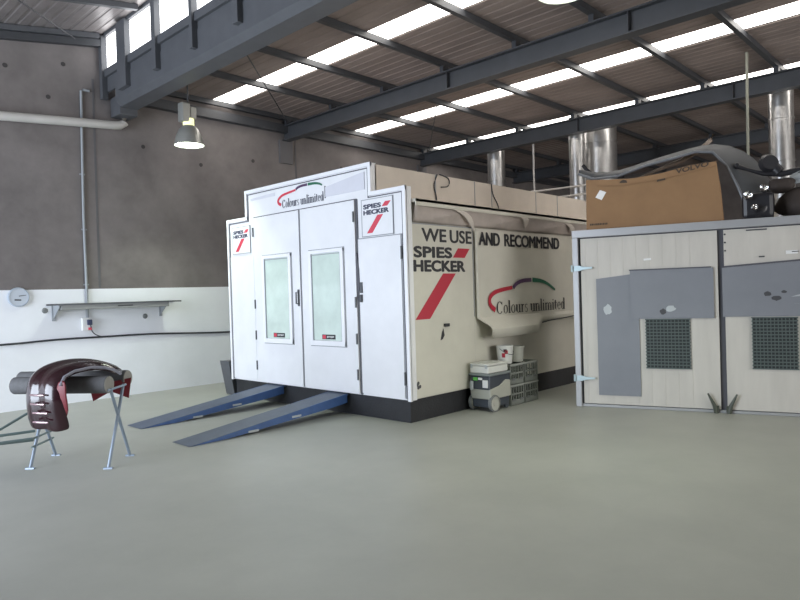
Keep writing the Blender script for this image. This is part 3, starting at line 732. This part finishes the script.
# dark pieces at the right of the carton
t = on_cabin('headlamp', 'black headlamp unit with chrome reflectors on the cabin roof beside the carton', 'headlight', 2.15, .13)
b = MB(); b.lathe([(0, -.14), (.10, -.12), (.145, -.03), (.15, .03), (.13, .05), (0, .05)], (2.15, .15, H_ + .165), (-.2, -1, .35), 22); loc(b, 2.15, .13); b.build('housing', M_blackp, smooth=True, **shift(t))
for (x, z, rr) in ((2.07, .27, .05), (2.24, .34, .045), (2.14, .12, .035)):
    b = MB(); b.lathe([(0, .01), (rr * .6, .02), (rr, .05), (rr * 1.05, .05), (rr * 1.05, 0), (0, 0)], (x, .03, H_ + z), (-.2, -1, .35), 16); loc(b, 2.15, .13); b.build('reflector', M_chrome, smooth=True, **shift(t))
b = MB(); b.box(2.0, 2.34, .07, .23, H_, H_ + .32, None); loc(b, 2.15, .13); b.build('back_shell', M_blackp, bevel=.05, **shift(t))
t = on_cabin('bracket_arm', 'black steering-like bracket arm with a round knuckle, lying on wrapped parts', 'bracket', 2.3, .4, 2.8)
b = MB(); b.tube([(1.97, .36, 3.07), (2.08, .37, 3.02), (2.25, .38, 2.95), (2.45, .40, 2.93), (2.75, .42, 2.98)], [.03, .022, .028, .04, .035], 10); loc(b, 2.3, .4, 2.8); b.build('arm', M_blackp, smooth=True, **shift(t))
b = MB(); b.lathe([(0, -.05), (.09, -.05), (.12, 0), (.09, .06), (0, .06)], (2.31, .38, 3.07), (.3, -1, .1), 18); b.tube([(2.31, .4, 3.1), (2.42, .4, 2.95)], .07, 10); loc(b, 2.3, .4, 2.8); b.build('knuckle', M_blackp, smooth=True, **shift(t))
b = MB(); b.lathe([(0, -.03), (.035, -.02), (.042, 0), (.035, .02), (0, .03)], (1.96, .36, 3.08), (1, 0, -.3), 12); loc(b, 2.3, .4, 2.8); b.build('ball_joint', M_blackp, smooth=True, **shift(t))
t = on_cabin('wrapped_bundle', 'brown wrapped bundle of parts at the edge of the cabin roof', 'bundle', 2.6, .5)
def lump(b, c, r, seed, k=.12):
    m = bmesh.ops.create_icosphere(b.bm, subdivisions=3, radius=1); rr = random.Random(seed); q = [rr.uniform(0, 6) for _ in range(3)]
    for v in m['verts']:
        f = 1 + k * (math.sin(4 * v.co.x + q[0]) + math.sin(5 * v.co.y + q[1]) * math.sin(4 * v.co.z + q[2]))
        v.co = Vector((c[0] + v.co.x * r[0] * f, c[1] + v.co.y * r[1] * f, max(H_, c[2] + v.co.z * r[2] * f)))
b = MB(); lump(b, (2.62, .5, H_ + .17), (.26, .24, .20), 4); loc(b, 2.6, .5); b.build('wrap', M_brown, smooth='all', **shift(t))
b = MB(); lump(b, (2.45, .42, H_ + .42), (.13, .13, .10), 6); lump(b, (2.92, .5, H_ + .2), (.2, .22, .24), 8); loc(b, 2.6, .5); b.build('loose_fold', M_brown, smooth='all', **shift(t))
t = on_cabin('body_panel', 'pale grey curved body panel resting on the brown bundle', 'panel', 2.75, .45, 2.8)
b = MB(); b.grid([[(2.50, .35, 2.88), (2.62, .36, 2.95), (2.8, .37, 2.98), (3.1, .38, 2.95)], [(2.55, .5, 2.86), (2.65, .52, 2.93), (2.85, .52, 2.96), (3.1, .5, 2.93)], [(2.52, .34, 2.76), (2.66, .34, 2.80), (2.85, .35, 2.83), (3.1, .36, 2.82)]]); loc(b, 2.75, .45, 2.8); b.build('panel_skin', mat('panel_pale', (.36, .38, .39), .4, var=.05), smooth='all', solid=.012, sub=1, **shift(t))

# ------------------------------------------------------------------ ducts, railing, hanging tube
def duct(x, y, r, z0, z1, label, flange=True):
    t = thing('exhaust_duct', label, 'duct', (x, y, z0), 0, 'silver exhaust ducts')
    b = MB(); b.lathe([(r, 0), (r, z1 - z0)], (x, y, z0), seg=32)
    b.build('pipe', M_gal, t, smooth=True)
    z = z0 + .75
    while z < z1 - .2:
        b = MB(); b.lathe([(r, z - z0 - .015), (r + .012, z - z0 - .012), (r + .012, z - z0 + .012), (r, z - z0 + .015)], (x, y, z0), seg=32); z += .75; b.build('joint_band', M_gal, t, smooth=True)
    b = MB(); b.lathe([(r, 0), (r + .06, 0), (r + .06, .02), (r, .03)], (x, y, z0), seg=32); b.build('collar', M_gal, t, smooth=True)
    return t
duct(12.95, 8.975, .21, 2.745, ZR - .1, 'silver duct on the booth roof standing apart from the pair by the carton')
duct(12.72, 6.72, .17, 3.27, ZR - .1, 'slim silver duct on the booth roof directly beside the fattest duct')
duct(13.45, 6.55, .36, 3.27, ZR - .1, 'fattest silver duct on the booth roof, rising behind the carton')
duct(13.1, 2.93, .20, 0, ZR - .1, 'tall silver duct rising from the floor behind the white cabin')
t = thing('guard_rail', 'thin white tube guard rail on the booth roof between two silver ducts', 'railing', (12.45, 7.0, 3.27))
b = MB(); b.tube([(12.45, 7.7, 3.77), (12.45, 6.2, 3.74)], .02); b.build('top_rail', M_pvc, t, smooth=True)
b = MB(); b.tube([(12.45, 7.7, 3.58), (12.45, 6.2, 3.56)], .02); b.build('mid_rail', M_pvc, t, smooth=True)
for y in (7.7, 6.2):
    b = MB(); b.tube([(12.45, y, 3.27), (12.45, y, 3.80)], .02); b.build('post', M_pvc, t, smooth=True)
b = cable([(12.6, 7.72, 5.2), (12.6, 7.72, 4.6), (12.62, 7.74, 4.0), (12.62, 7.7, 3.28)], .022); tag(b.build('drop_tube', M_pvc, smooth=True), 'thin pale tube dropping from the roof beside the slim guard rail', 'tube')
b = MB(); b.tube([(11.05, 2.94, 0), (11.03, 2.93, 3.6), (11.05, 2.92, 5.18)], .022, 10); tag(b.build('air_line', mat('airline_olive', (.20, .20, .16), .5, var=0), smooth=True), 'thin upright air line from the roof down behind the white cabin', 'pipe')

# ------------------------------------------------------------------ high-bay lamps
def lamp(x, y, z, label):
    t = thing('high_bay_lamp', label, 'lamp', (x, y, z), 0, 'high-bay lamps')
    b = MB(); b.lathe([(.232, 0), (.225, .03), (.20, .14), (.15, .25), (.09, .31), (.085, .31), (.14, .24), (.19, .13), (.222, .0)], (x, y, z), seg=36); b.build('reflector', M_lampm, t, smooth=True)
    b = MB(); b.lathe([(0, .02), (.218, .02), (.22, .012), (0, .005)], (x, y, z), seg=36); b.build('lens', M_lampg, t, smooth=True)
    b = MB(); b.lathe([(.085, .31), (.085, .42), (0, .42)], (x, y, z), seg=24); b.build('lamp_neck', M_neck, t, smooth=True)
    b = MB(); b.box(x - .14, x - .0, y - .08, y + .08, z + .36, z + .66); b.box(x - .0, x + .12, y - .06, y + .06, z + .42, z + .62); b.build('gear_box', M_lampm, t, bevel=.02)
    b = MB(); b.tube([(x, y, z + .6), (x, y, ZR - .06)], .012, 6); b.build('hanger_rod', M_steel, t)
    l = bpy.data.lights.new('lamp_light', 'SPOT'); l.energy = 260; l.spot_size = R(110); l.spot_blend = .6; l.color = (.88, 1, .82); l.shadow_soft_size = .18
    o = bpy.data.objects.new('lamp_light', l); COL.objects.link(o); o.location = (0, 0, -.02); o.parent = t
lamp(5.15, 9.42, 4.05, 'lit high-bay lamp hanging before the concrete wall near the clerestory')
lamp(5.35, 2.925, 4.295, 'high-bay lamp at the top edge of the photo, over the open floor')

# ------------------------------------------------------------------ back wall fittings
yw = YW
b = MB(); b.tube([(XL + .1, yw - .12, 4.20), (2.9, yw - .12, 4.42), (4.56, yw - .12, 4.56), (4.67, yw - .12, 4.575), (4.74, yw - .12, 4.625), (4.75, yw - .12, 4.72)], .07, 14)
t = thing('drain_pipe', 'pale plastic drain pipe running high along the concrete wall to a box gutter', 'pipe', (2.9, yw - .12, 4.42))
b.build('pipe', M_pvc, t, smooth=True)
b = MB(); b.box(4.56, 4.86, yw - .38, yw - .02, 4.70, 5.02); b.build('rain_head', M_steel_l, t, bevel=.01)
for x, z in ((3.3, 4.455), (1.5, 4.28)):
    b = MB(); b.lathe([(.066, -.02), (.068, -.02), (.068, .02), (.066, .02)], (x, yw - .12, z), (1, 0, .09), 14); b.box(x - .015, x + .015, yw - .06, yw, z - .02, z + .02); b.build('clip', M_pvc, t)
t = thing('conduit', 'upright pale conduit on the back wall from under the clerestory to the power outlet', 'conduit', (4.06, yw - .02, 1.36))
b = MB(); b.tube([(4.07, yw - .025, 1.36), (4.06, yw - .025, 3), (4.09, yw - .025, 5.06), (4.12, yw - .03, 5.08), (4.22, yw - .03, 5.08)], .02, 10); b.build('tube', M_cond, t, smooth=True)
for z in (1.9, 2.8, 3.7, 4.6): MB().box(4.03, 4.11, yw - .02, yw, z - .012, z + .012).build('saddle', M_cond, t)
t = thing('power_outlet', 'small white power outlet with a dark plug, below the wall shelf', 'outlet', (4.03, yw, 1.24))
b = MB(); b.box(3.97, 4.11, yw - .06, yw, 1.15, 1.36); b.build('housing', M_paper, t, bevel=.01)
b = MB(); b.box(4.04, 4.11, yw - .11, yw - .06, 1.24, 1.33); b.build('plug', mat('plug_navy', (.03, .04, .09), .5, var=0), t, bevel=.01)
b = MB(); b.box(4.06, 4.11, yw - .075, yw - .06, 1.16, 1.20); b.build('switch', M_redl, t)
b = cable([(4.09, yw - .08, 1.24), (4.12, yw - .05, 1.12), (4.22, yw - .03, 1.05), (4.34, yw - .025, 1.03)], .008); b.build('lead', M_cable, t, smooth=True)
b = cable([(XL + .1, yw - .02, .98), (2.8, yw - .02, 1.005), (3.6, yw - .02, 1.04), (4.3, yw - .02, 1.03), (5.0, yw - .02, 1.03), (5.7, yw - .02, 1.0), (6.6, yw - .02, .955), (8, yw - .02, .95)], .017)
tag(b.build('cable_run', M_cable, smooth=True), 'long black cable fixed along the white lower wall', 'cable')
t = thing('wall_shelf', 'narrow grey metal shelf on two brackets on the white wall', 'shelf', (4.55, yw, 1.5))
b = MB(); b.box(3.58, 5.34, yw - .30, yw - .02, 1.50, 1.578); b.build('board', mat('shelf_grey', (.26, .265, .26), .5, var=.05), t, bevel=.006)
b = MB(); b.box(3.46, 5.56, yw - .32, yw - .30, 1.575, 1.60); b.box(3.46, 5.56, yw - .02, yw, 1.575, 1.60); b.build('rail', M_steel_l, t)
b = MB(); b.box(4.45, 4.7, yw - .305, yw - .295, 1.535, 1.55); b.build('label_strip', M_ink, t)
for x in (3.56, 5.32):
    b = MB(); b.box(x - .025, x + .025, yw - .02, yw, 1.33, 1.60); b.prism([(0, 0), (-.28, .0), (-.28, -.03), (-.02, -.2), (0, -.2)], (x - .006, yw - .01, 1.575), (0, 1, 0), (0, 0, 1), (.012, 0, 0)); b.build('bracket', M_cond, t)
t = thing('wall_clock', 'round pale wall clock above the cable, at the edge of the white wall', 'clock', (3.07, yw, 1.72))
b = MB(); b.lathe([(0, 0), (.145, 0), (.15, .02), (.145, .05), (.13, .055), (.128, .045), (0, .045)], (3.07, yw, 1.72), (0, -1, 0), 36); b.build('case', M_glass, t, smooth=True)
b = MB(); b.prism([(-.06, -.05), (.03, -.055), (.03, -.035), (-.06, -.03)], (3.07, yw - .052, 1.72), (1, 0, 0), (0, 0, 1), (0, .004, 0)); b.prism([(0, .01), (.10, .025), (.10, .032), (0, .022)], (3.07, yw - .052, 1.72), (1, 0, 0), (0, 0, 1), (0, .004, 0)); b.build('hand', M_ink, t)
for x, z, lab in ((3.44, 1.5, 'small round wall fitting beside the wall clock'), (5.04, 1.34, 'small round wall fitting under the shelf')):
    b = MB(); b.lathe([(0, .02), (.03, .018), (.045, 0), (0, 0)], (x, yw, z), (0, -1, 0), 14); tag(b.build('wall_fitting', M_plas, smooth=True), lab, 'fitting')
b = MB(); b.tube([(4.84, 7.6, 5.24), (8.15, 10.84, 5.24)], .011, 6); tag(b.build('brace_rod', M_steel), 'thin dark brace rod crossing under the first skylight strip', 'brace')
b = MB(); b.tube([(2.2, 8.75, HR(2.2) - .17), (3.94, 10.7, HR(3.94) - .17)], .010, 6); tag(b.build('brace_rod', M_steel), 'thin dark brace rod under the high roof by the clerestory', 'brace')
b = MB(); b.tube([(9.6, 7.98, 5.25), (12.36, 10.6, 5.16)], .010, 6); tag(b.build('brace_rod', M_steel), 'thin dark brace rod between the two roof beams above the booth', 'brace')

# ------------------------------------------------------------------ bumper on trestle
t = thing('trestle', 'folding steel trestle with padded bars holding the dark red bumper', 'trestle', (2.42, 6.85, 0))
feet = [((2.49, 6.31), (2.85, 6.65)), ((2.0, 6.95), (2.36, 7.33))]
for (n_, f_) in feet:
    d = Vector((f_[0] - n_[0], f_[1] - n_[1], 0))
    N = Vector((*n_, .0)); Fv = Vector((*f_, 0)); up = Vector((0, 0, .76))
    b = MB(); b.tube([N, N + d * .80 + up], .015, 10); b.tube([N - Vector((.03, -.03, 0)), N + Vector((.03, -.03, .0))], .018, 8); b.build('leg', M_tres, t, smooth=True)
    b = MB(); b.tube([Fv, Fv - d * .80 + up], .015, 10); b.tube([Fv - Vector((.03, -.03, 0)), Fv + Vector((.03, -.03, .0))], .018, 8); b.build('leg', M_tres, t, smooth=True)
    b = MB(); b.tube([N + d * .1 + up * .985, N + d * .9 + up * .985], .012, 8); b.build('crossbar', M_tres, t, smooth=True)
bd_ = Vector((-.585, .81, 0))
for (p, ln) in (((2.55, 6.38, .80), 1.0), ((2.88, 6.72, .80), 1.22)):
    p = Vector(p); q = p + bd_ * ln
    b = MB(); b.use(M_foam).tube([p, q], .085, 18); b.use(M_foamend)
    for c, s_ in ((p, -1), (q, 1)): b.tube([c - bd_ * .001 * 0, c + bd_ * s_ * .008], .080, 18)
    b.build('padded_bar', None, t, smooth=True)
for z, w in ((.28, .0), (.20, .0)):
    b = MB(); b.tube([(2.03 + .0, 6.98, z), (2.33, 7.30, z)], .011, 8); b.build('rung', M_tres2, t, smooth=True)
t = thing('car_bumper', 'glossy dark red car bumper draped over the padded trestle', 'bumper', (2.4, 6.75, .8))
rowsN = [(2.19, 6.41, .41), (2.15, 6.40, .55), (2.12, 6.40, .70), (2.12, 6.42, .83), (2.17, 6.45, .905), (2.27, 6.48, .945), (2.42, 6.48, .965), (2.54, 6.46, .955), (2.63, 6.44, .92), (2.69, 6.43, .875)]
rowsF = [(1.97, 6.86, .45), (1.95, 6.86, .58), (1.95, 6.87, .72), (1.97, 6.9, .84), (2.04, 6.95, .93), (2.17, 7.02, .985), (2.36, 7.06, 1.01), (2.56, 7.05, .995), (2.72, 7.0, .95), (2.83, 6.97, .90)]
rows = []
cen = Vector((2.45, 6.8, .70))
for a, c in zip(rowsN, rowsF):
    a, c = Vector(a), Vector(c); r = []
    mid = (a + c) / 2; outd = (mid - cen); outd.normalize()
    for k, bl in zip((0, .08, .2, .35, .5, .65, .8, .92, 1), (-.02, .01, .045, .05, .025, .05, .045, .01, -.02)):
        r.append(a.lerp(c, k) + outd * bl)
    rows.append(r)
b = MB(); b.use(M_bump).grid(rows); sk = b.build('skin', None, t, smooth='all', solid=.012, sub=2)
# intake slats on the hanging end
for k in range(4):
    z = .50 + .085 * k
    fN = .26; fF = .62
    i = min(range(len(rowsN) - 1), key=lambda q: abs(rowsN[q][2] - z))
    a, c = Vector(rowsN[i]), Vector(rowsF[i]); a.z = c.z = z
    p, q = a.lerp(c, fN), a.lerp(c, fF); nrm = (q - p).cross(Vector((0, 0, 1))).normalized()
    if nrm.dot(Vector((0, 0, 0)) - p) < 0: nrm = -nrm
    b = MB(); b.tube([p + nrm * .075, p.lerp(q, .5) + nrm * .085, q + nrm * .075], 0.010, 8); b.build('intake_slat', mat('slat_silver', (.42, .30, .32), .2, metal=.6, var=0), sk, smooth=True)
b = MB(); b.grid([[(2.17, 6.365, .90), (2.15, 6.36, .76), (2.19, 6.365, .60)], [(2.11, 6.46, .90), (2.08, 6.47, .72), (2.16, 6.48, .43)]]); b.build('red_reflector', M_bumpred, t, smooth='all', solid=.012, sub=1)
b = MB(); b.prism([(0, 0), (.40, .07), (.37, -.14), (.20, -.06), (.03, -.15)], (2.54, 6.84, .74), (.86, -.5, 0), (0, 0, 1), (.012, .02, 0)); b.build('end_flap', M_bumpred, t)
b = MB(); b.tube([Vector(p) + Vector((0, -.012, .01)) for p in rowsN[3:10]], .014, 8); b.build('edge_trim', mat('edge_grey', (.25, .25, .29), .35, var=0), t, smooth=True)
t = thing('tube_stand', 'low green-grey tube stand beside the bumper trestle, cut off by the photo edge', 'stand', (1.5, 7.2, 0))
for pts in ([(.95, 7.35, .43), (1.85, 7.3, .37), (2.2, 7.38, .52)], ):
    b = MB(); b.tube(pts, .014, 8); b.build('brace', M_tres2, t, smooth=True)
for pts in ([(.95, 7.3, .33), (2.1, 7.1, .335)], [(.95, 7.25, .29), (2.05, 6.98, .27)], [(.95, 7.1, .30), (2.03, 6.95, .29)]):
    b = MB(); b.tube(pts, .014, 8); b.build('rail', M_tres2, t, smooth=True)
for pts in ([(.95, 7.35, .43), (.9, 7.55, 0)], [(.95, 7.1, .33), (.9, 6.9, 0)], [(1.35, 7.31, .40), (1.3, 7.5, 0)]):
    b = MB(); b.tube(pts, .014, 8); b.build('leg', M_tres2, t, smooth=True)

# ------------------------------------------------------------------ light, sky, camera
w = bpy.data.worlds.new('sky'); S.world = w; w.use_nodes = True
w.node_tree.nodes['Background'].inputs[0].default_value = (.75, .85, 1, 1); w.node_tree.nodes['Background'].inputs[1].default_value = 1.0
def area(name, loc, rot, sx, sy, energy, color, spread=180):
    l = bpy.data.lights.new(name, 'AREA'); l.shape = 'RECTANGLE'; l.size = sx; l.size_y = sy; l.energy = energy; l.color = color; l.spread = R(spread)
    o = bpy.data.objects.new(name, l); COL.objects.link(o); o.location = loc; o.rotation_euler = rot
    return o
area('daylight_door', (XL - .1, (DY0 + DY1) / 2, DZ / 2), (0, R(-90), 0), DZ - .1, DY1 - DY0 - .1, 860, (.79, .875, 1.0), 165)
area('added_rear_fill', (7.5, YF - .1, 2.08), (R(90), 0, 0), 7.0, 4.0, 330, (1.0, .97, .93), 150)  # added fill from behind the camera, brightens the lettered booth side
area('added_side_fill', (15.5, YF - .1, 1.33), (R(90), 0, 0), 7.0, 2.5, 230, (1.0, .95, .90), 150)  # second added fill, reaches the booth side past the cabin

F = 641.81; yaw, pit, rol = .809941331, -.0103706745, -.0308463274
f = Vector((math.sin(yaw) * math.cos(pit), math.cos(yaw) * math.cos(pit), math.sin(pit)))
r = Vector((math.cos(yaw), -math.sin(yaw), 0)); u = r.cross(f)
r2 = r * math.cos(rol) + u * math.sin(rol); u2 = -r * math.sin(rol) + u * math.cos(rol)
cd = bpy.data.cameras.new('camera'); cd.sensor_width = 36; cd.lens = F / 800 * 36; cd.clip_end = 200; cd.clip_start = .05
co = bpy.data.objects.new('camera', cd); COL.objects.link(co)
m = Matrix((r2, u2, -f)).transposed().to_4x4(); m.translation = (0, 0, 1.6); co.matrix_world = m
S.camera = co
vs = S.view_settings; vs.view_transform = 'Standard'; vs.look = 'None'; vs.gamma = 1; vs.exposure = 0
S.cycles.max_bounces = 8; S.cycles.diffuse_bounces = 5; S.cycles.caustics_reflective = False; S.cycles.caustics_refractive = False
S.cycles.sample_clamp_indirect = 6
